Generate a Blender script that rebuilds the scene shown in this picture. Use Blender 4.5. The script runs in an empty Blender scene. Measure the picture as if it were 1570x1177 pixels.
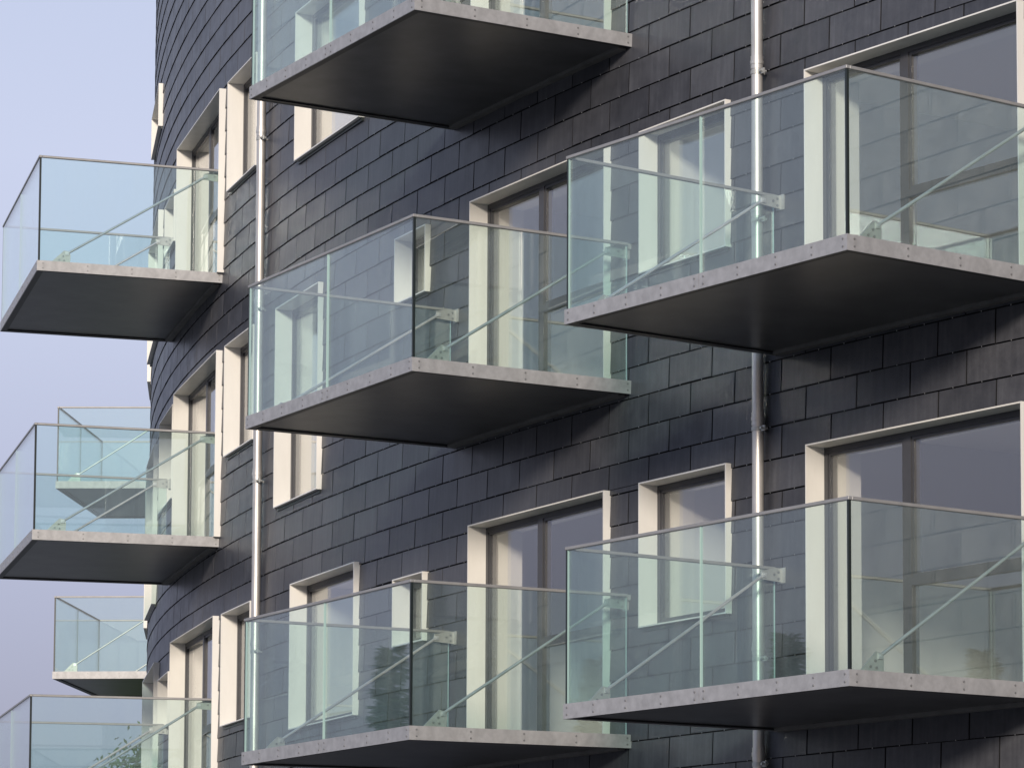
import bpy, bmesh, math, random
from mathutils import Vector, Matrix
random.seed(7)
R_ = math.radians
scene = bpy.context.scene
COL = scene.collection

# ------------------------------------------------------------------ camera
CAM_H = 1.6                       # eye height above the ground
F_PX, PX, PY, W_PX = 5285.36, 766.99, 436.03, 1570.0
PITCH, ROLL = 0.0956653, -0.0095096
cam = bpy.data.cameras.new("camera")
cam_ob = bpy.data.objects.new("camera", cam)
COL.objects.link(cam_ob)
fwd = Vector((0, math.cos(PITCH), math.sin(PITCH)))
up0 = Vector((0, -math.sin(PITCH), math.cos(PITCH)))
rt0 = Vector((1, 0, 0))
rt = rt0 * math.cos(ROLL) + up0 * math.sin(ROLL)
up = up0 * math.cos(ROLL) - rt0 * math.sin(ROLL)
m = Matrix((rt, up, -fwd)).transposed().to_4x4()
m.translation = (0, 0, CAM_H)
cam_ob.matrix_world = m
cam.sensor_fit = 'HORIZONTAL'
cam.sensor_width = 36.0
cam.lens = 36.0 * F_PX / W_PX
cam.shift_x = -PX / W_PX
cam.shift_y = PY / W_PX
cam.clip_start = 0.5
cam.clip_end = 4000
scene.camera = cam_ob

# ------------------------------------------------------------------ sky and sun
SUN_EL, SUN_ROT = R_(14.5), R_(178.8)
world = bpy.data.worlds.new("World")
scene.world = world
world.use_nodes = True
wn, wl = world.node_tree.nodes, world.node_tree.links
wn.clear()
sky = wn.new('ShaderNodeTexSky'); sky.sky_type = 'NISHITA'; sky.sun_disc = False
sky.sun_elevation = SUN_EL; sky.sun_rotation = SUN_ROT
sky.air_density = 1.0; sky.dust_density = 1.5; sky.ozone_density = 2.0
bg = wn.new('ShaderNodeBackground'); bg.inputs['Strength'].default_value = 0.11
wo = wn.new('ShaderNodeOutputWorld')
# thin high haze: pale lilac near the horizon, blended over the clear sky
wtc = wn.new('ShaderNodeTexCoord'); wsx = wn.new('ShaderNodeSeparateXYZ'); wl.new(wtc.outputs['Generated'], wsx.inputs[0])
wr = wn.new('ShaderNodeValToRGB')
HAZE = [(0.0, (.30, .29, .40)), (.06, (.36, .35, .49)), (.13, (.50, .51, .69)), (.185, (.61, .64, .83)), (.235, (.66, .70, .90)), (.45, (.50, .60, .82)), (1.0, (.30, .42, .70))]
while len(wr.color_ramp.elements) < len(HAZE): wr.color_ramp.elements.new(.5)
for e, (p, c) in zip(wr.color_ramp.elements, HAZE): e.position = p; e.color = (*c, 1)
wl.new(wsx.outputs['Z'], wr.inputs[0])
wsc = wn.new('ShaderNodeVectorMath'); wsc.operation = 'SCALE'; wsc.inputs['Scale'].default_value = 1 / 0.11
wl.new(wr.outputs[0], wsc.inputs[0])
wm = wn.new('ShaderNodeMix'); wm.data_type = 'RGBA'; wm.inputs[0].default_value = .86
wl.new(sky.outputs[0], wm.inputs[6]); wl.new(wsc.outputs[0], wm.inputs[7])
wl.new(wm.outputs[2], bg.inputs['Color'])
wl.new(bg.outputs[0], wo.inputs['Surface'])
sl = bpy.data.lights.new("sun", 'SUN')
sl.energy = 3.25; sl.angle = R_(7.5); sl.color = (1.0, 0.89, 0.76)
so = bpy.data.objects.new("sun", sl); COL.objects.link(so)
sd = Vector((math.sin(SUN_ROT) * math.cos(SUN_EL), math.cos(SUN_ROT) * math.cos(SUN_EL), math.sin(SUN_EL)))
so.rotation_euler = sd.to_track_quat('Z', 'Y').to_euler()
so.location = (0, -30, 40)
vs = scene.view_settings
vs.view_transform = 'Standard'; vs.look = 'None'; vs.gamma = 1.0; vs.exposure = 0.0
try: vs.use_curve_mapping = False
except Exception: pass
cy = scene.cycles
cy.transparent_max_bounces = 40
cy.max_bounces = 12
cy.glossy_bounces = 6
cy.caustics_reflective = False
cy.caustics_refractive = False

# ------------------------------------------------------------------ materials
def mat(name):
    M = bpy.data.materials.new(name); M.use_nodes = True
    n = M.node_tree.nodes; l = M.node_tree.links
    b = n.get('Principled BSDF')
    return M, n, l, b

def simple(name, col, rough=0.5, metal=0.0, var=0.0, scale=8.0, bump=0.0, stretch=None, ior=1.45):
    M, n, l, b = mat(name)
    b.inputs['Base Color'].default_value = (*col, 1)
    b.inputs['Roughness'].default_value = rough
    b.inputs['Metallic'].default_value = metal
    b.inputs['IOR'].default_value = ior
    if var > 0 or bump > 0:
        tc = n.new('ShaderNodeTexCoord'); mp = n.new('ShaderNodeMapping')
        if stretch: mp.inputs['Scale'].default_value = stretch
        l.new(tc.outputs['Object'], mp.inputs[0])
        nz = n.new('ShaderNodeTexNoise'); nz.inputs['Scale'].default_value = scale
        nz.inputs['Detail'].default_value = 6; nz.inputs['Roughness'].default_value = .62
        l.new(mp.outputs[0], nz.inputs[0])
        if var > 0:
            rp = n.new('ShaderNodeValToRGB')
            rp.color_ramp.elements[0].position = .3; rp.color_ramp.elements[1].position = .7
            rp.color_ramp.elements[0].color = tuple(max(0, c * (1 - var)) for c in col) + (1,)
            rp.color_ramp.elements[1].color = tuple(min(1, c * (1 + var)) for c in col) + (1,)
            l.new(nz.outputs[0], rp.inputs[0]); l.new(rp.outputs[0], b.inputs['Base Color'])
        if bump > 0:
            bp = n.new('ShaderNodeBump'); bp.inputs['Strength'].default_value = bump
            bp.inputs['Distance'].default_value = .004
            l.new(nz.outputs[0], bp.inputs['Height']); l.new(bp.outputs[0], b.inputs['Normal'])
    return M

def slate_material():
    M, n, l, b = mat('slate')
    tc = n.new('ShaderNodeTexCoord'); geo = n.new('ShaderNodeNewGeometry')
    at = n.new('ShaderNodeAttribute'); at.attribute_name = 'tile_tone'
    n1 = n.new('ShaderNodeTexNoise'); n1.inputs['Scale'].default_value = 5; n1.inputs['Detail'].default_value = 8; n1.inputs['Roughness'].default_value = .7
    mp = n.new('ShaderNodeMapping'); mp.inputs['Scale'].default_value = (26, 26, 2.2)
    n2 = n.new('ShaderNodeTexNoise'); n2.inputs['Scale'].default_value = 1.0; n2.inputs['Detail'].default_value = 5
    add = n.new('ShaderNodeVectorMath'); add.operation = 'ADD'
    sc = n.new('ShaderNodeVectorMath'); sc.operation = 'SCALE'; sc.inputs['Scale'].default_value = 37.0
    l.new(at.outputs['Color'], sc.inputs[0])
    l.new(tc.outputs['Object'], add.inputs[0]); l.new(sc.outputs[0], add.inputs[1])
    l.new(add.outputs[0], n1.inputs[0]); l.new(add.outputs[0], mp.inputs[0]); l.new(mp.outputs[0], n2.inputs[0])
    # base tone per slate
    rp = n.new('ShaderNodeValToRGB')
    rp.color_ramp.elements[0].color = (.042, .044, .053, 1); rp.color_ramp.elements[1].color = (.074, .076, .087, 1)
    l.new(at.outputs['Fac'], rp.inputs[0])
    r2 = n.new('ShaderNodeValToRGB')
    r2.color_ramp.elements[0].position = .3; r2.color_ramp.elements[0].color = (.72, .72, .74, 1)
    r2.color_ramp.elements[1].position = .72; r2.color_ramp.elements[1].color = (1.3, 1.29, 1.27, 1)
    l.new(n1.outputs[0], r2.inputs[0])
    r3 = n.new('ShaderNodeValToRGB')
    r3.color_ramp.elements[0].position = .42; r3.color_ramp.elements[0].color = (1, 1, 1, 1)
    r3.color_ramp.elements[1].position = .75; r3.color_ramp.elements[1].color = (1.3, 1.3, 1.28, 1)
    l.new(n2.outputs[0], r3.inputs[0])
    mx = n.new('ShaderNodeMix'); mx.data_type = 'RGBA'; mx.blend_type = 'MULTIPLY'; mx.inputs[0].default_value = 1
    l.new(rp.outputs[0], mx.inputs[6]); l.new(r2.outputs[0], mx.inputs[7])
    mx2 = n.new('ShaderNodeMix'); mx2.data_type = 'RGBA'; mx2.blend_type = 'MULTIPLY'; mx2.inputs[0].default_value = 1
    l.new(mx.outputs[2], mx2.inputs[6]); l.new(r3.outputs[0], mx2.inputs[7])
    l.new(mx2.outputs[2], b.inputs['Base Color'])
    rr = n.new('ShaderNodeMapRange'); rr.inputs['From Min'].default_value = .3; rr.inputs['From Max'].default_value = .7
    rr.inputs['To Min'].default_value = .34; rr.inputs['To Max'].default_value = .5
    l.new(n1.outputs[0], rr.inputs[0]); l.new(rr.outputs[0], b.inputs['Roughness'])
    b.inputs['IOR'].default_value = 1.37
    bp = n.new('ShaderNodeBump'); bp.inputs['Strength'].default_value = .35; bp.inputs['Distance'].default_value = .004
    l.new(n1.outputs[0], bp.inputs['Height']); l.new(bp.outputs[0], b.inputs['Normal'])
    return M

def glass_material(name, tint, f0, rough=0.0, wave=0.0, dust=0.0):
    M, n, l, b = mat(name)
    n.remove(b)
    out = n.get('Material Output')
    lw = n.new('ShaderNodeLayerWeight'); lw.inputs['Blend'].default_value = .5
    p = n.new('ShaderNodeMath'); p.operation = 'POWER'; p.inputs[1].default_value = 5
    l.new(lw.outputs['Facing'], p.inputs[0])
    mr = n.new('ShaderNodeMapRange'); mr.inputs['To Min'].default_value = f0; mr.inputs['To Max'].default_value = 1.0
    l.new(p.outputs[0], mr.inputs[0])
    tr = n.new('ShaderNodeBsdfTransparent'); tr.inputs[0].default_value = (*tint, 1)
    gl = n.new('ShaderNodeBsdfGlossy'); gl.inputs['Roughness'].default_value = rough
    gl.inputs['Color'].default_value = (1, 1, 1, 1)
    if wave > 0:
        tc = n.new('ShaderNodeTexCoord'); nz = n.new('ShaderNodeTexNoise'); nz.inputs['Scale'].default_value = 1.1
        nz.inputs['Detail'].default_value = 1.0
        l.new(tc.outputs['Object'], nz.inputs[0])
        bp = n.new('ShaderNodeBump'); bp.inputs['Strength'].default_value = wave; bp.inputs['Distance'].default_value = .01
        l.new(nz.outputs[0], bp.inputs['Height']); l.new(bp.outputs[0], gl.inputs['Normal'])
    mix = n.new('ShaderNodeMixShader')
    l.new(mr.outputs[0], mix.inputs[0]); l.new(tr.outputs[0], mix.inputs[1]); l.new(gl.outputs[0], mix.inputs[2])
    if dust > 0:                                     # thin film of dust and dried rain
        tc = n.new('ShaderNodeTexCoord'); mp = n.new('ShaderNodeMapping'); mp.inputs['Scale'].default_value = (7, 7, 1.6)
        nz = n.new('ShaderNodeTexNoise'); nz.inputs['Scale'].default_value = 1.0; nz.inputs['Detail'].default_value = 6
        l.new(tc.outputs['Object'], mp.inputs[0]); l.new(mp.outputs[0], nz.inputs[0])
        dr = n.new('ShaderNodeMapRange'); dr.inputs['From Min'].default_value = .3; dr.inputs['From Max'].default_value = .7
        dr.inputs['To Min'].default_value = dust * .6; dr.inputs['To Max'].default_value = dust * 1.5
        l.new(nz.outputs[0], dr.inputs[0])
        df = n.new('ShaderNodeBsdfDiffuse'); df.inputs[0].default_value = (.70, .80, .80, 1)
        m2 = n.new('ShaderNodeMixShader'); l.new(dr.outputs[0], m2.inputs[0]); l.new(mix.outputs[0], m2.inputs[1]); l.new(df.outputs[0], m2.inputs[2])
        mix = m2
    l.new(mix.outputs[0], out.inputs['Surface'])
    return M

MAT = {}
MAT['slate'] = slate_material()
MAT['hook'] = simple('stainless_hook', (.42, .42, .43), .4, .9)
MAT['back'] = simple('wall_membrane', (.012, .012, .014), .9)
MAT['cream'] = simple('cream_metal', (.835, .81, .755), .42, 0, .09, 2.2, 0, (1, 1, .25))
MAT['frame'] = simple('grey_brown_frame', (.062, .062, .068), .4, 0, .12, 6)
MAT['galv'] = simple('galvanised_steel', (.40, .395, .397), .55, .35, .16, 13, .12)
MAT['galv_bright'] = simple('bright_galvanised_steel', (.46, .46, .44), .5, .5, .18, 10)
MAT['rod'] = simple('rod_steel', (.60, .60, .60), .4, .6, .1, 12)
MAT['pipe'] = simple('zinc_pipe', (.58, .555, .52), .42, .7, .16, 9, 0, (1, 1, .3))
MAT['bolt'] = simple('bolt_steel', (.27, .27, .27), .45, .6)
MAT['soffit'] = simple('soffit_panel', (.070, .069, .070), .33, 0, .4, 2.2, .12)
MAT['beam'] = simple('weathered_beam', (.15, .145, .14), .55, .2, .2, 5)
MAT['deck'] = simple('deck_board', (.12, .115, .11), .7, 0, .2, 6)
MAT['dark_steel'] = simple('dark_steel', (.03, .03, .032), .45, .3)
MAT['seal_and_shade'] = simple('black_gasket_and_shade', (.012, .018, .018), .35)
MAT['glass'] = glass_material('balustrade_glass', (.90, .967, .955), .066, 0, 0, .02)
MAT['glass_edge'] = simple('glass_edge', (.50, .66, .62), .2, 0)
MAT['pane'] = glass_material('window_glass', (.965, .97, .97), .115, 0, 0)
MAT['reveal'] = simple('white_reveal', (.86, .83, .76), .6)
MAT['plaster'] = simple('interior_plaster', (.80, .78, .74), .8)
MAT['floor'] = simple('interior_floor', (.25, .19, .14), .6)
MAT['rail'] = simple('rail_steel', (.32, .315, .31), .5, .3, .1, 8)
MAT['bark'] = simple('bark', (.08, .06, .045), .9, 0, .3, 12, .4)
MAT['needles'] = simple('conifer_needles', (.035, .06, .028), .6, 0, .35, 3)
MAT['leaves'] = simple('leaves', (.07, .12, .035), .55, 0, .4, 2.5)
MAT['ground'] = simple('paving', (.24, .235, .22), .9, 0, .2, .6, .2)

# ------------------------------------------------------------------ helpers
class MB:
    """collects faces (with material slots) and links them as one mesh object"""
    def __init__(s): s.v, s.f, s.mi, s.tone = [], [], [], None
    def face(s, pts, mi=0):
        i = len(s.v); s.v += [tuple(p) for p in pts]; s.f.append(tuple(range(i, i + len(pts)))); s.mi.append(mi)
    def box(s, x0, x1, y0, y1, z0, z1, mi=0, mis=None):
        P = [(x, y, z) for z in (z0, z1) for y in (y0, y1) for x in (x0, x1)]
        i = len(s.v); s.v += P
        Q = [(0, 2, 3, 1), (4, 5, 7, 6), (0, 1, 5, 4), (2, 6, 7, 3), (0, 4, 6, 2), (1, 3, 7, 5)]  # -z +z -y +y -x +x
        for k, q in enumerate(Q):
            s.f.append(tuple(i + a for a in q)); s.mi.append(mis[k] if mis else mi)
    def tube(s, a, b, r, n=12, mi=0, r2=None, cap=True):
        a, b = Vector(a), Vector(b); d = (b - a).normalized()
        u = d.orthogonal().normalized(); w = d.cross(u); r2 = r if r2 is None else r2
        i = len(s.v)
        for q, rad in ((a, r), (b, r2)):
            for k in range(n):
                t = 2 * math.pi * k / n
                s.v.append(tuple(q + (u * math.cos(t) + w * math.sin(t)) * rad))
        for k in range(n):
            j = (k + 1) % n
            s.f.append((i + k, i + j, i + n + j, i + n + k)); s.mi.append(mi)
        if cap:
            s.f.append(tuple(i + k for k in reversed(range(n)))); s.mi.append(mi)
            s.f.append(tuple(i + n + k for k in range(n))); s.mi.append(mi)
    def prism(s, poly, axis, a, b, mi=0):
        """poly in the two other axes, extruded along axis from a to b"""
        def P(q, t):
            if axis == 'x': return (t, q[0], q[1])
            if axis == 'y': return (q[0], t, q[1])
            return (q[0], q[1], t)
        n = len(poly); i = len(s.v)
        s.v += [P(q, a) for q in poly] + [P(q, b) for q in poly]
        s.f.append(tuple(i + k for k in range(n))); s.mi.append(mi)
        s.f.append(tuple(i + n + k for k in reversed(range(n)))); s.mi.append(mi)
        for k in range(n):
            j = (k + 1) % n; s.f.append((i + k, i + n + k, i + n + j, i + j)); s.mi.append(mi)
    def mesh(s, name, mats, smooth=False, bevel=0):
        me = bpy.data.meshes.new(name); me.from_pydata(s.v, [], s.f)
        for q in mats: me.materials.append(MAT[q])
        me.polygons.foreach_set('material_index', s.mi)
        if s.tone:
            a = me.attributes.new('tile_tone', 'FLOAT', 'FACE'); a.data.foreach_set('value', s.tone)
        bm = bmesh.new(); bm.from_mesh(me)
        if not s.tone:
            bmesh.ops.recalc_face_normals(bm, faces=bm.faces)
        if bevel:
            bmesh.ops.bevel(bm, geom=[e for e in bm.edges], offset=bevel, segments=1, affect='EDGES')
        if smooth:
            for f in bm.faces: f.smooth = True
            for e in bm.edges:
                if len(e.link_faces) == 2 and e.calc_face_angle(0) > .6: e.smooth = False
        bm.to_mesh(me); bm.free()
        return me
    def obj(s, name, mats, parent=None, **k):
        return link(name, s.mesh(name, mats, **k), parent)

def link(name, me, parent=None):
    o = bpy.data.objects.new(name, me); COL.objects.link(o)
    if parent: o.parent = parent
    return o
def tag(o, label=None, cat=None, group=None, kind=None):
    if label: o['label'] = label
    if cat: o['category'] = cat
    if group: o['group'] = group
    if kind: o['kind'] = kind
    return o
def copy_tree(o, parent=None):
    c = o.copy(); COL.objects.link(c)
    if parent: c.parent = parent
    for ch in o.children: copy_tree(ch, c)
    return c

# ------------------------------------------------------------------ facade frame: arc length s, height z, offset outward
CX, CY, RAD = 33.00094, 54.40990, 45.29564
def P(s, z, off=0.0):
    a = s / RAD; r = RAD + off
    return Vector((CX - r * math.cos(a), CY - r * math.sin(a), z + CAM_H))
def place(o, s, z, off=0.0):
    o.location = P(s, z, off); o.rotation_euler = (0, 0, s / RAD - math.pi / 2)   # local x: along wall to the right, y: into the wall
H = 2.8
Z1 = 4.7845                       # underside of the middle row of balconies
FH, RH, BD, BW = .1064, 1.2129, 1.9095, 3.1697
def lev(row): return Z1 + (1 - row) * H

# ------------------------------------------------------------------ ground
g = MB(); g.face([(-900, -900, 0), (900, -900, 0), (900, 900, 0), (-900, 900, 0)])
tag(g.obj('ground', ['ground']), kind='structure')

# ------------------------------------------------------------------ openings (s0, s1, z0, z1) at their visible outer edge
OPEN = []    # kind, s0, s1, z0, z1, mullion, label
def door(s0, s1, row, mul): OPEN.append(('balcony_door', s0, s1, lev(row) + FH - .005, lev(row) + 2.07, mul))
def win(s0, s1, z0, z1): OPEN.append(('window', s0, s1, z0, z1, None))
for row in (0, 1, 2): door(26.86, 29.25, row, .42)
for row in (1, 2): door(32.01, 34.37, row, .405)
for row in (0, 1, 2): door(16.50, 19.30, row, .44)
for row in (0, 1): door(1.5, 3.9, row, .42)
for row in (1, 2): win(29.76, 30.99, lev(row) + .925, lev(row) + 2.065)
win(25.19, 25.90, 6.25, 6.85); win(25.20, 25.89, 3.165, 3.77)
win(22.36, 24.28, 8.18, 9.66); win(21.75, 23.17, 4.855, 6.84); win(22.37, 24.26, 2.635, 4.04)
for row in (0, 1, 2): win(19.62, 20.90, lev(row) + .885, lev(row) + 2.055)
win(15.15, 16.15, 8.68, 9.28); win(14.88, 16.28, 5.71, 6.78); win(15.10, 16.20, 3.16, 3.76)
win(12.0, 14.45, 8.0, 9.42); win(12.3, 14.15, 4.75, 6.66); win(12.2, 14.75, 2.62, 4.0)
win(12.35, 14.1, 10.52, 11.04); win(9.4, 10.8, 8.0, 9.6); win(9.4, 10.8, 4.82, 6.8)
ZB, ZT = -CAM_H, 14.6
S_A, S_B = -14.0, 46.0

# ------------------------------------------------------------------ the building
bld = bpy.data.objects.new('apartment_building', None); COL.objects.link(bld)
tag(bld, 'curved apartment building clad in dark slate with cream framed windows', 'apartment building')

def rect_sub(r, holes):
    rs = [r]
    for h in holes:
        out = []
        for a in rs:
            s0, s1, z0, z1 = a; x0, x1, y0, y1 = h
            if x1 <= s0 or x0 >= s1 or y1 <= z0 or y0 >= z1: out.append(a); continue
            if y0 > z0: out.append((s0, s1, z0, y0))
            if y1 < z1: out.append((s0, s1, y1, z1))
            m0, m1 = max(z0, y0), min(z1, y1)
            if x0 > s0: out.append((s0, x0, m0, m1))
            if x1 < s1: out.append((x1, s1, m0, m1))
        rs = out
    return rs

holes = [(o[1] - .004, o[2] + .004, o[3] - .004, o[4] + .004) for o in OPEN]
SH, SW = .2467, .603              # slate course and slate width
sm = MB(); sm.tone = []
def add_face(p, mi, tone): sm.face(p, mi); sm.tone.append(tone)
k0 = math.floor((ZB - 4.256) / SH)
k = k0
while 4.256 + k * SH < ZT:
    zb, zt = 4.256 + k * SH, 4.256 + (k + 1) * SH
    ph = 31.945 + (SW / 2 if k % 2 else 0)
    n0 = math.ceil((S_A - ph) / SW)
    hk = [h for h in holes if h[3] > zb and h[2] < zt]
    while ph + n0 * SW < S_B:
        s0 = ph + n0 * SW + .0075; s1 = s0 + SW - .015
        tone = random.random(); tb = .0165 + random.uniform(-.0012, .0012); tt = .0075 + random.uniform(-.0008, .0008)
        sk = random.uniform(-.0012, .0012)
        dz = random.uniform(-.003, .003)
        hh = [h for h in hk if h[1] > s0 and h[0] < s1]
        for (a0, a1, b0, b1) in rect_sub((s0, s1, zb + .004 + dz, zt - .004), hh):
            if a1 - a0 < .008 or b1 - b0 < .012: continue
            def of(s, z): return tb + (tt - tb) * (z - zb) / SH + sk * ((s - s0) / SW - .5)
            f = [P(a0, b0, of(a0, b0)), P(a1, b0, of(a1, b0)), P(a1, b1, of(a1, b1)), P(a0, b1, of(a0, b1))]
            b = [P(a0, b0, of(a0, b0) - .0036), P(a1, b0, of(a1, b0) - .0036), P(a1, b1, of(a1, b1) - .0036), P(a0, b1, of(a0, b1) - .0036)]
            add_face(f, 0, tone)
            add_face([b[0], b[1], f[1], f[0]], 0, tone)
            add_face([b[1], b[2], f[2], f[1]], 0, tone)
            add_face([b[3], b[0], f[0], f[3]], 0, tone)
        n0 += 1
    # stainless hooks under the course
    if 1.4 < zb < 13:
        q = 31.806 + math.ceil((12 - 31.806) / (SW / 2)) * SW / 2
        while q < 36:
            if not any(h[0] - .01 < q < h[1] + .01 and h[2] - .02 < zb < h[3] + .02 for h in hk):
                c = P(q, zb + .003, .0165); e = .0045
                t = (P(q + .01, zb, 0) - P(q, zb, 0)).normalized(); nn = (P(q, zb, 1) - P(q, zb, 0)).normalized(); zz = Vector((0, 0, 1))
                ring = [c + t * e, c + zz * e, c - t * e, c - zz * e * 2]; tip = c + nn * .005
                for i in range(4): add_face([ring[i], ring[(i + 1) % 4], tip], 1, .5)
            q += SW / 2
    k += 1
sm.obj('slate_cladding', ['slate', 'hook'], bld)

# membrane / structural skin behind the slates, with the openings left out
ss = sorted(set([S_A + i * .75 for i in range(int((S_B - S_A) / .75) + 1)] + [h[0] for h in holes] + [h[1] for h in holes]))
zz_ = sorted(set([ZB, ZT] + [h[2] for h in holes] + [h[3] for h in holes]))
bk = MB()
for i in range(len(ss) - 1):
    if ss[i + 1] - ss[i] < 1e-4: continue
    for j in range(len(zz_) - 1):
        if zz_[j + 1] - zz_[j] < 1e-4: continue
        sc_, zc_ = (ss[i] + ss[i + 1]) / 2, (zz_[j] + zz_[j + 1]) / 2
        if any(h[0] < sc_ < h[1] and h[2] < zc_ < h[3] for h in holes): continue
        for off, mi in ((-.006, 0), (-.26, 1)):
            bk.face([P(ss[i], zz_[j], off), P(ss[i + 1], zz_[j], off), P(ss[i + 1], zz_[j + 1], off), P(ss[i], zz_[j + 1], off)], mi)
bk.obj('wall', ['back', 'plaster'], bld)

def arc_slab(mb, s0, s1, z0, z1, o0, o1, step=1.0, mi=0):
    n = max(1, int((s1 - s0) / step))
    for i in range(n):
        a, b = s0 + (s1 - s0) * i / n, s0 + (s1 - s0) * (i + 1) / n
        A = [P(a, z0, o0), P(b, z0, o0), P(b, z0, o1), P(a, z0, o1)]
        B = [P(a, z1, o0), P(b, z1, o0), P(b, z1, o1), P(a, z1, o1)]
        mb.face([A[3], A[2], A[1], A[0]], mi); mb.face(B, mi)
        mb.face([A[0], A[1], B[1], B[0]], mi); mb.face([A[2], A[3], B[3], B[2]], mi)
        if i == 0: mb.face([A[3], A[0], B[0], B[3]], mi)
        if i == n - 1: mb.face([A[1], A[2], B[2], B[1]], mi)
for row in (-2, -1, 0, 1, 2, 3):
    f = MB(); arc_slab(f, S_A, S_B, lev(row) - .17, lev(row) + .09, -.27, -6.0, 1.5)
    f.obj('floor_slab', ['plaster'], bld)
for q in range(-5, 6):
    s = 24.55 + q * 5.165
    if S_A + 1 < s < S_B - 1:
        f = MB(); arc_slab(f, s - .05, s + .05, ZB, ZT - .3, -.275, -5.98); f.obj('partition_wall', ['plaster'], bld)
f = MB(); arc_slab(f, S_A, S_B, ZB, ZT, -6.01, -6.3, 1.5); f.obj('rear_wall', ['plaster'], bld)
for s in (S_A, S_B):
    f = MB(); arc_slab(f, s - .15, s + .15, ZB, ZT, -.01, -6.32); f.obj('end_wall', ['slate'], bld)
f = MB(); arc_slab(f, S_A - .2, S_B + .2, ZT, ZT + .25, .06, -6.4, 1.0); f.obj('roof', ['dark_steel'], bld)

# ------------------------------------------------------------------ windows and balcony doors (parts of the building)
LIP, REV = .056, .112             # surround stands proud by LIP, window frame sits REV behind the wall face
def window(kind, s0, s1, z0, z1, mul):
    sc_ = (s0 + s1) / 2; w = 2 * RAD * math.sin((s1 - s0) / 2 / RAD); h = z1 - z0; x = w / 2
    t = .011
    base = RAD * (1 - math.cos((s1 - s0) / 2 / RAD))
    sb = MB(); yo, yi = -LIP, REV + .074
    sb.box(-x, -x + t, yo, yi, 0, h); sb.box(x - t, x, yo, yi, 0, h)
    sb.box(-x + t, x - t, yo, yi, h - t, h)
    sb.box(-x + t, x - t, yo, yi, 0, t)
    o = sb.obj(kind, ['cream'], bld); place(o, sc_, z0, 0)
    fw, fd = .040, .07                               # frame bar width, depth
    fr = MB(); yf = REV
    X, B, T = x - t - .001, t + .001, h - t - .001
    def bar(a, b, c, d, y0=yf, y1=yf + fd): fr.box(a, b, y0, y1, c, d)
    bar(-X, -X + fw, B, T); bar(X - fw, X, B, T); bar(-X + fw, X - fw, T - fw, T); bar(-X + fw, X - fw, B, B + fw)
    panes = []
    def sash(a, b, c, d):                            # inner sash set a little behind the fixed frame
        q = .024
        bar(a, a + q, c, d, yf + .008, yf + fd + .004); bar(b - q, b, c, d, yf + .008, yf + fd + .004)
        bar(a + q, b - q, d - q, d, yf + .008, yf + fd + .004); bar(a + q, b - q, c, c + q, yf + .008, yf + fd + .004)
        panes.append((a + q - .004, b - q + .004, c + q - .004, d - q + .004))
    if mul:
        mx = -x + w * mul
        bar(mx - .040, mx + .040, B + fw, T - fw)
        sash(-X + fw, mx - .040, B + fw, T - fw)
        tz = B + .835
        bar(mx + .040, X - fw, tz, tz + .062)
        sash(mx + .040, X - fw, tz + .062, T - fw)
        panes.append((mx + .040, X - fw, B + fw, tz))
    else:
        sash(-X + fw, X - fw, B + fw, T - fw)
    fr.obj('frame', ['frame'], o)
    for (a, b, c, d) in panes:
        p = MB(); p.box(a, b, yf + .020, yf + .036, c, d); p.obj('pane', ['pane'], o)
    lining = MB(); y0, y1 = yf + fd + .006, yf + fd + (.5 if s1 < 24.5 else .27)
    lining.box(-X, -X + .012, y0, y1, B, T); lining.box(X - .012, X, y0, y1, B, T)
    lining.box(-X + .012, X - .012, y0, y1, T - .012, T); lining.box(-X + .012, X - .012, y0, y1, B, B + .012)
    lining.obj('lining', ['reveal'], o)
    if kind == 'window':
        shade_strip = MB(); shade_strip.box(-x + .012, x - .012, -.02, .0, -.03, -.001); shade_strip.obj('sill_shade', ['seal_and_shade'], o)  # black strip that paints in the shadow line under the sill
    return o
for (kind, s0, s1, z0, z1, mul) in OPEN: window(kind, s0, s1, z0, z1, mul)

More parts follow.
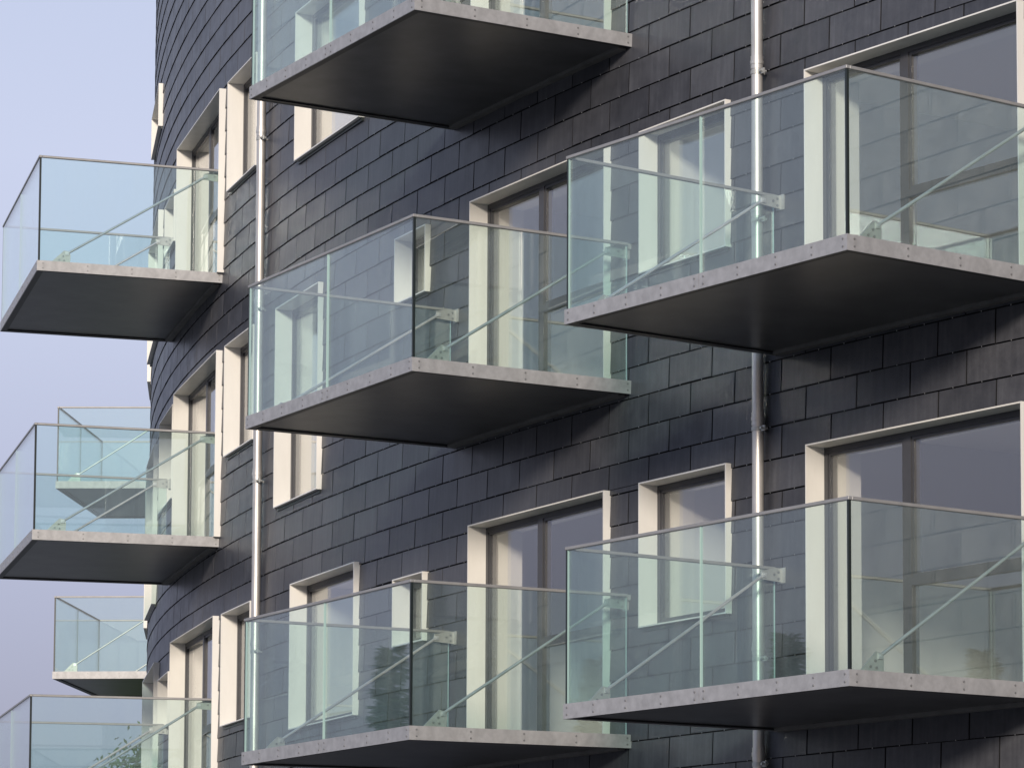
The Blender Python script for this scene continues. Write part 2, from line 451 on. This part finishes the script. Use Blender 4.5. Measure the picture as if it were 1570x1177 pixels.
# ------------------------------------------------------------------ balconies
bolt_m = MB(); bolt_m.tube((0, 0, 0), (0, -.005, 0), .0082, 6, 0, .007)
bolt_me = bolt_m.mesh('bolt', ['bolt'])
def bolts(fp, pts, side=False):
    for (x, y, z) in pts:
        o = link('bolt', bolt_me, fp); o.location = (x, y, z)
        if side: o.rotation_euler = (0, 0, math.pi / 2 * side)
def make_balcony():
    b = bpy.data.objects.new('balcony', None); COL.objects.link(b)
    w, D = BW / 2, BD; pt = .010
    # structural deck with a recessed dark soffit
    d = MB(); d.box(-w + pt + .001, w - pt - .001, -D + pt + .001, -.02, .035, FH - .006)
    d.obj('deck', ['deck'], b)
    e = MB()
    e.box(-w + pt + .001, w - pt - .001, -D + pt + .001, -D + pt + .06, .004, .034)
    e.box(-w + pt + .001, -w + pt + .06, -D + pt + .062, -.02, .004, .034)
    e.box(w - pt - .06, w - pt - .001, -D + pt + .062, -.02, .004, .034)
    e.obj('edge_angle', ['dark_steel'], b)
    sf = MB(); sf.box(-w + pt + .062, w - pt - .062, -D + pt + .064, -.10, .016, .033); sf.obj('soffit', ['soffit'], b)
    rb = MB(); rb.box(-w + pt + .062, w - pt - .062, -.098, -.03, -.012, .030); rb.obj('wall_beam', ['beam'], b)
    z1, z2 = FH * .27, FH * .74
    # fascia plates: two along the front, one on each end
    for sx in (-1, 1):
        f = MB(); x0, x1 = sorted((sx * .0015, sx * w)); f.box(x0, x1, -D, -D + pt, 0, FH)
        fo = f.obj('fascia_plate', ['galv'], b)
        bolts(fo, [(sx * u, -D, z) for u in (.05, .43, .84, 1.22, w - .045) for z in (z1, z2)])
        f = MB(); x0, x1 = sorted((sx * w, sx * (w - pt))); f.box(x0, x1, -D + pt, 0, 0, FH)
        fo = f.obj('fascia_plate', ['galv'], b)
        bolts(fo, [(sx * w, y, z) for y in (-D + .06, -D + .51, -D + .96, -D + 1.41, -.05) for z in (z1, z2)], side=sx)
    # glass: two panes in front, one each end
    g0, g1, gb, gt = -D + .012, -D + .029, FH - .055, RH - .012
    for x0, x1 in ((-w + .031, -.005), (.005, w - .031)):
        q = MB(); q.box(x0, x1, g0, g1, gb, gt, mis=[1, 1, 0, 0, 1, 1]); q.obj('glass_panel', ['glass', 'glass_edge'], b)
    for sx in (-1, 1):
        x0, x1 = sorted((sx * (w - .012), sx * (w - .029)))
        q = MB(); q.box(x0, x1, -D + .031, -.05, gb, gt, mis=[1, 1, 1, 1, 0, 0]); q.obj('glass_panel', ['glass', 'glass_edge'], b)
        q = MB(); x0, x1 = sorted((sx * (w - .0115), sx * (w - .0305))); q.box(x0, x1, -D + .0115, -D + .0305, FH - .05, gt - .001)
        q.obj('corner_seal', ['seal_and_shade'], b)
        # galvanised cap rail over the end pane
    def cap(mb, poly_pts):
        for (a, c, d_, e_) in poly_pts: mb.box(a, c, d_, e_, RH - .023, RH)
    r = MB(); cap(r, [(-w + .005, w - .005, -D + .005, -D + .036)]); r.obj('handrail', ['rail'], b, bevel=.003)
    for sx in (-1, 1):
        x0, x1 = sorted((sx * (w - .005), sx * (w - .036)))
        r = MB(); cap(r, [(x0, x1, -D + .0365, -.045)]); r.obj('handrail', ['rail'], b, bevel=.003)
        r = MB(); x0, x1 = sorted((sx * (w - .008), sx * (w - .033))); r.box(x0, x1, -.045, -.0, RH - .05, RH - .006); r.obj('rail_bracket', ['galv_bright'], b)
        # tension rod with fork ends and fish plates
        xr = sx * (w - .075)
        A = Vector((xr, -D + .31, FH + .105)); B = Vector((xr, -.19, RH - .075))
        t = MB(); t.tube(A, B, .0125, 10)
        u = (B - A).normalized()
        for q, s_ in ((A, 1), (B, -1)):
            t.tube(q, q + u * s_ * .10, .014, 10, 0, .010)
            t.box(xr - .016, xr + .016, q.y - .018, q.y + .018, q.z - .018, q.z + .018)
            t.tube((xr - .022, q.y, q.z), (xr + .022, q.y, q.z), .010, 8)
        ro = t.obj('tension_rod', ['rod'], b, smooth=True)
        lo = MB(); ya, za = A.y, A.z
        lo.prism([(ya - .17, FH - .006), (ya - .13, FH + .035), (ya - .03, za + .03), (ya + .03, za + .02), (ya + .035, za - .03), (ya + .03, FH - .006)], 'x', xr - .006, xr + .006)
        for (by, bz) in ((ya - .08, FH + .035), (ya - .03, FH + .03), (ya - .04, FH + .075)): lo.tube((xr - .014, by, bz), (xr + .014, by, bz), .009, 6, 1)
        lo.box(xr - .05, xr + .05, ya - .18, ya + .05, FH - .005, FH + .004)
        lo.obj('rod_bracket', ['galv_bright', 'bolt'], b)
        hi = MB(); yb, zb = B.y, B.z
        hi.prism([(yb - .03, zb - .03), (yb + .03, zb - .035), (.005, zb - .045), (.005, zb + .055), (yb + .10, zb + .06), (yb - .02, zb + .03)], 'x', xr - .006, xr + .006)
        for (by, bz) in ((-.06, zb + .03), (-.06, zb - .02), (-.10, zb + .01)): hi.tube((xr - .014, by, bz), (xr + .014, by, bz), .009, 6, 1)
        hi.box(xr - .045, xr + .045, -.028, .0, zb - .05, zb + .065)
        hi.obj('rod_bracket', ['galv_bright', 'bolt'], b)
    return b
BAL = [
 (27.98990, 1, 'glass balcony in the middle of the photo, its whole outline in view'),
 (27.98990, 0, 'balcony at the top edge of the photo showing its broad dark underside'),
 (27.98990, 2, 'lower middle balcony whose glass reflects a dark conifer, bottom edge of the photo'),
 (33.15226, 1, 'large nearest balcony at upper right, its glass before the downpipe, cut by the right edge'),
 (33.15226, 2, 'large nearest balcony at lower right, directly below another one, cut by the right edge'),
 (17.65998, 0, 'uppermost balcony against the open sky on the left, its front cut by the left edge'),
 (17.65998, 1, 'left balcony against the sky with a farther balcony seen through its glass'),
 (17.65998, 2, 'bottom left balcony with a leafy bush behind its glass, underside out of view'),
 (2.71035, 0, 'small distant balcony seen through the glass of the nearer left balcony'),
 (2.71035, 1, 'small distant balcony hanging in the sky, clear of the nearer balconies, at lower left'),
]
proto = make_balcony()
for i, (s, row, lab) in enumerate(BAL):
    o = proto if i == 0 else copy_tree(proto)
    a = s / RAD
    o.location = P(s, lev(row), -.0336); o.rotation_euler = (0, 0, a - math.pi / 2)
    if 17 < s < 18:                                   # the left column is a little longer
        o.location = P(s - .16, lev(row), -.0336); o.scale.x = 1.10
    tag(o, lab, 'balcony', 'steel and glass balconies hung on the slate wall')

# ------------------------------------------------------------------ downpipes
def downpipe(s, zs, r, off, lab):
    b = bpy.data.objects.new('downpipe', None); COL.objects.link(b); place(b, s, -CAM_H, 0)
    t = MB(); t.tube((0, -off, 0), (0, -off, ZT + CAM_H - .05), r, 24); t.obj('pipe', ['pipe'], b, smooth=True)
    for z in zs:
        z += CAM_H
        c = MB(); c.tube((0, -off, z - .05), (0, -off, z + .05), r + .004, 24); c.tube((0, -off, z - .014), (0, -off, z + .014), r + .008, 24)
        c.obj('collar', ['pipe'], b, smooth=True)
        k = MB(); k.tube((0, -off, z - .09), (0, -off, z - .06), r + .005, 24)
        k.box(r, r + .05, -off - .006, -off + .006, z - .095, z - .055); k.tube((r + .03, -off - .03, z - .075), (r + .03, -off + .03, z - .075), .011, 6)
        k.tube((0, -off + r, z - .075), (0, .0, z - .075), .009, 8)
        k.obj('bracket', ['galv_bright'], b, smooth=True)
    tag(b, lab, 'downpipe', 'zinc downpipes on the slate wall')
downpipe(31.43, (7.03, 4.32, 2.60, 1.82, 8.8, 5.9), .044, .075, 'round metal downpipe running down beside the small square windows, behind the right balconies')
downpipe(21.20, (8.74, 5.27, 3.57, 7.0, 10.5), .044, .075, 'farther metal downpipe running down left of the middle balconies, between narrow windows')

# ------------------------------------------------------------------ trees
def conifer(loc, h, spread, lab, seed):
    rnd = random.Random(seed)
    b = bpy.data.objects.new('conifer', None); COL.objects.link(b); b.location = loc
    t = MB(); t.tube((0, 0, 0), (0, 0, h * .98), .16, 8, 0, .02); t.obj('trunk', ['bark'], b)
    c = MB()
    z = h * .12
    while z < h:
        rr = (h - z) * spread + .10
        for _ in range(6):
            a = rnd.uniform(0, 6.283); L = rr * rnd.uniform(.75, 1.1); dr = rnd.uniform(-.35, .12)
            d = Vector((math.cos(a), math.sin(a), dr)); n = int(L / .13) + 3
            sdv = Vector((-math.sin(a), math.cos(a), 0))
            for i in range(n):
                q = Vector((0, 0, z)) + d * (L * (i + .5) / n) + Vector((0, 0, .10 * (i / n) ** 2))
                for sgn in (-1, 1):
                    for _k in range(3):
                        e = (sdv * sgn * rnd.uniform(.5, 1) + d * rnd.uniform(.2, .9) + Vector((0, 0, rnd.uniform(-.4, .3)))).normalized() * rnd.uniform(.16, .32) * (1.15 - .6 * i / n)
                        wv = e.cross(Vector((rnd.uniform(-1, 1), rnd.uniform(-1, 1), 1))).normalized() * .026
                        c.face([q - wv, q + wv, q + e + wv * .3, q + e - wv * .3])
        z += .10 + .008 * h * rnd.random()
    c.obj('crown', ['needles'], b)
    tag(b, lab, 'conifer', 'conifers mirrored in the balcony glass')
# they stand out to the left, beyond the frame; the glass of the balconies mirrors them
conifer((-32.4, 41.7, 0), 7.6, .29, 'dark conifer mirrored in the glass of the lower middle balcony', 3)
conifer((-30.9, 27.3, 0), 7.2, .16, 'slim conifer mirrored beside the downpipe in the lower right balcony glass', 5)

def bush(loc, h, r, lab, seed, spread=.33, leaf=(.05, .10), nl=230):
    rnd = random.Random(seed)
    b = bpy.data.objects.new('tree', None); COL.objects.link(b); b.location = loc
    t = MB(); t.tube((0, 0, 0), (0, 0, h * .55), .12, 8, 0, .07)
    tips = []
    for i in range(16):
        a = rnd.uniform(0, 6.283); q = Vector((0, 0, h * rnd.uniform(.25, .55)))
        e = Vector((math.cos(a) * r * rnd.uniform(.3, .8), math.sin(a) * r * rnd.uniform(.3, .8), h * rnd.uniform(.6, .95)))
        t.tube(q, e, .05, 6, 0, .012); tips.append(e)
        for j in range(3):
            f = q.lerp(e, rnd.uniform(.4, .9)); g2 = f + Vector((rnd.uniform(-.6, .6), rnd.uniform(-.6, .6), rnd.uniform(.1, .8)))
            t.tube(f, g2, .02, 5, 0, .006); tips.append(g2)
    t.obj('trunk', ['bark'], b)
    c = MB()
    for e in tips:
        for _ in range(nl):
            q = e + Vector((rnd.gauss(0, spread), rnd.gauss(0, spread), rnd.gauss(0, spread * .8)))
            u = Vector((rnd.uniform(-1, 1), rnd.uniform(-1, 1), rnd.uniform(-1, 1))).normalized(); v = u.orthogonal().normalized()
            L = rnd.uniform(*leaf)
            c.face([q - u * L, q + v * L * .45, q + u * L, q - v * L * .45])
    c.obj('crown', ['leaves'], b)
    tag(b, lab, 'tree')
bush((-13.9, 58.0, 0), 5.95, 1.25, 'leafy green treetop seen through the bottom left balcony glass', 11, .30, (.03, .065), 900)
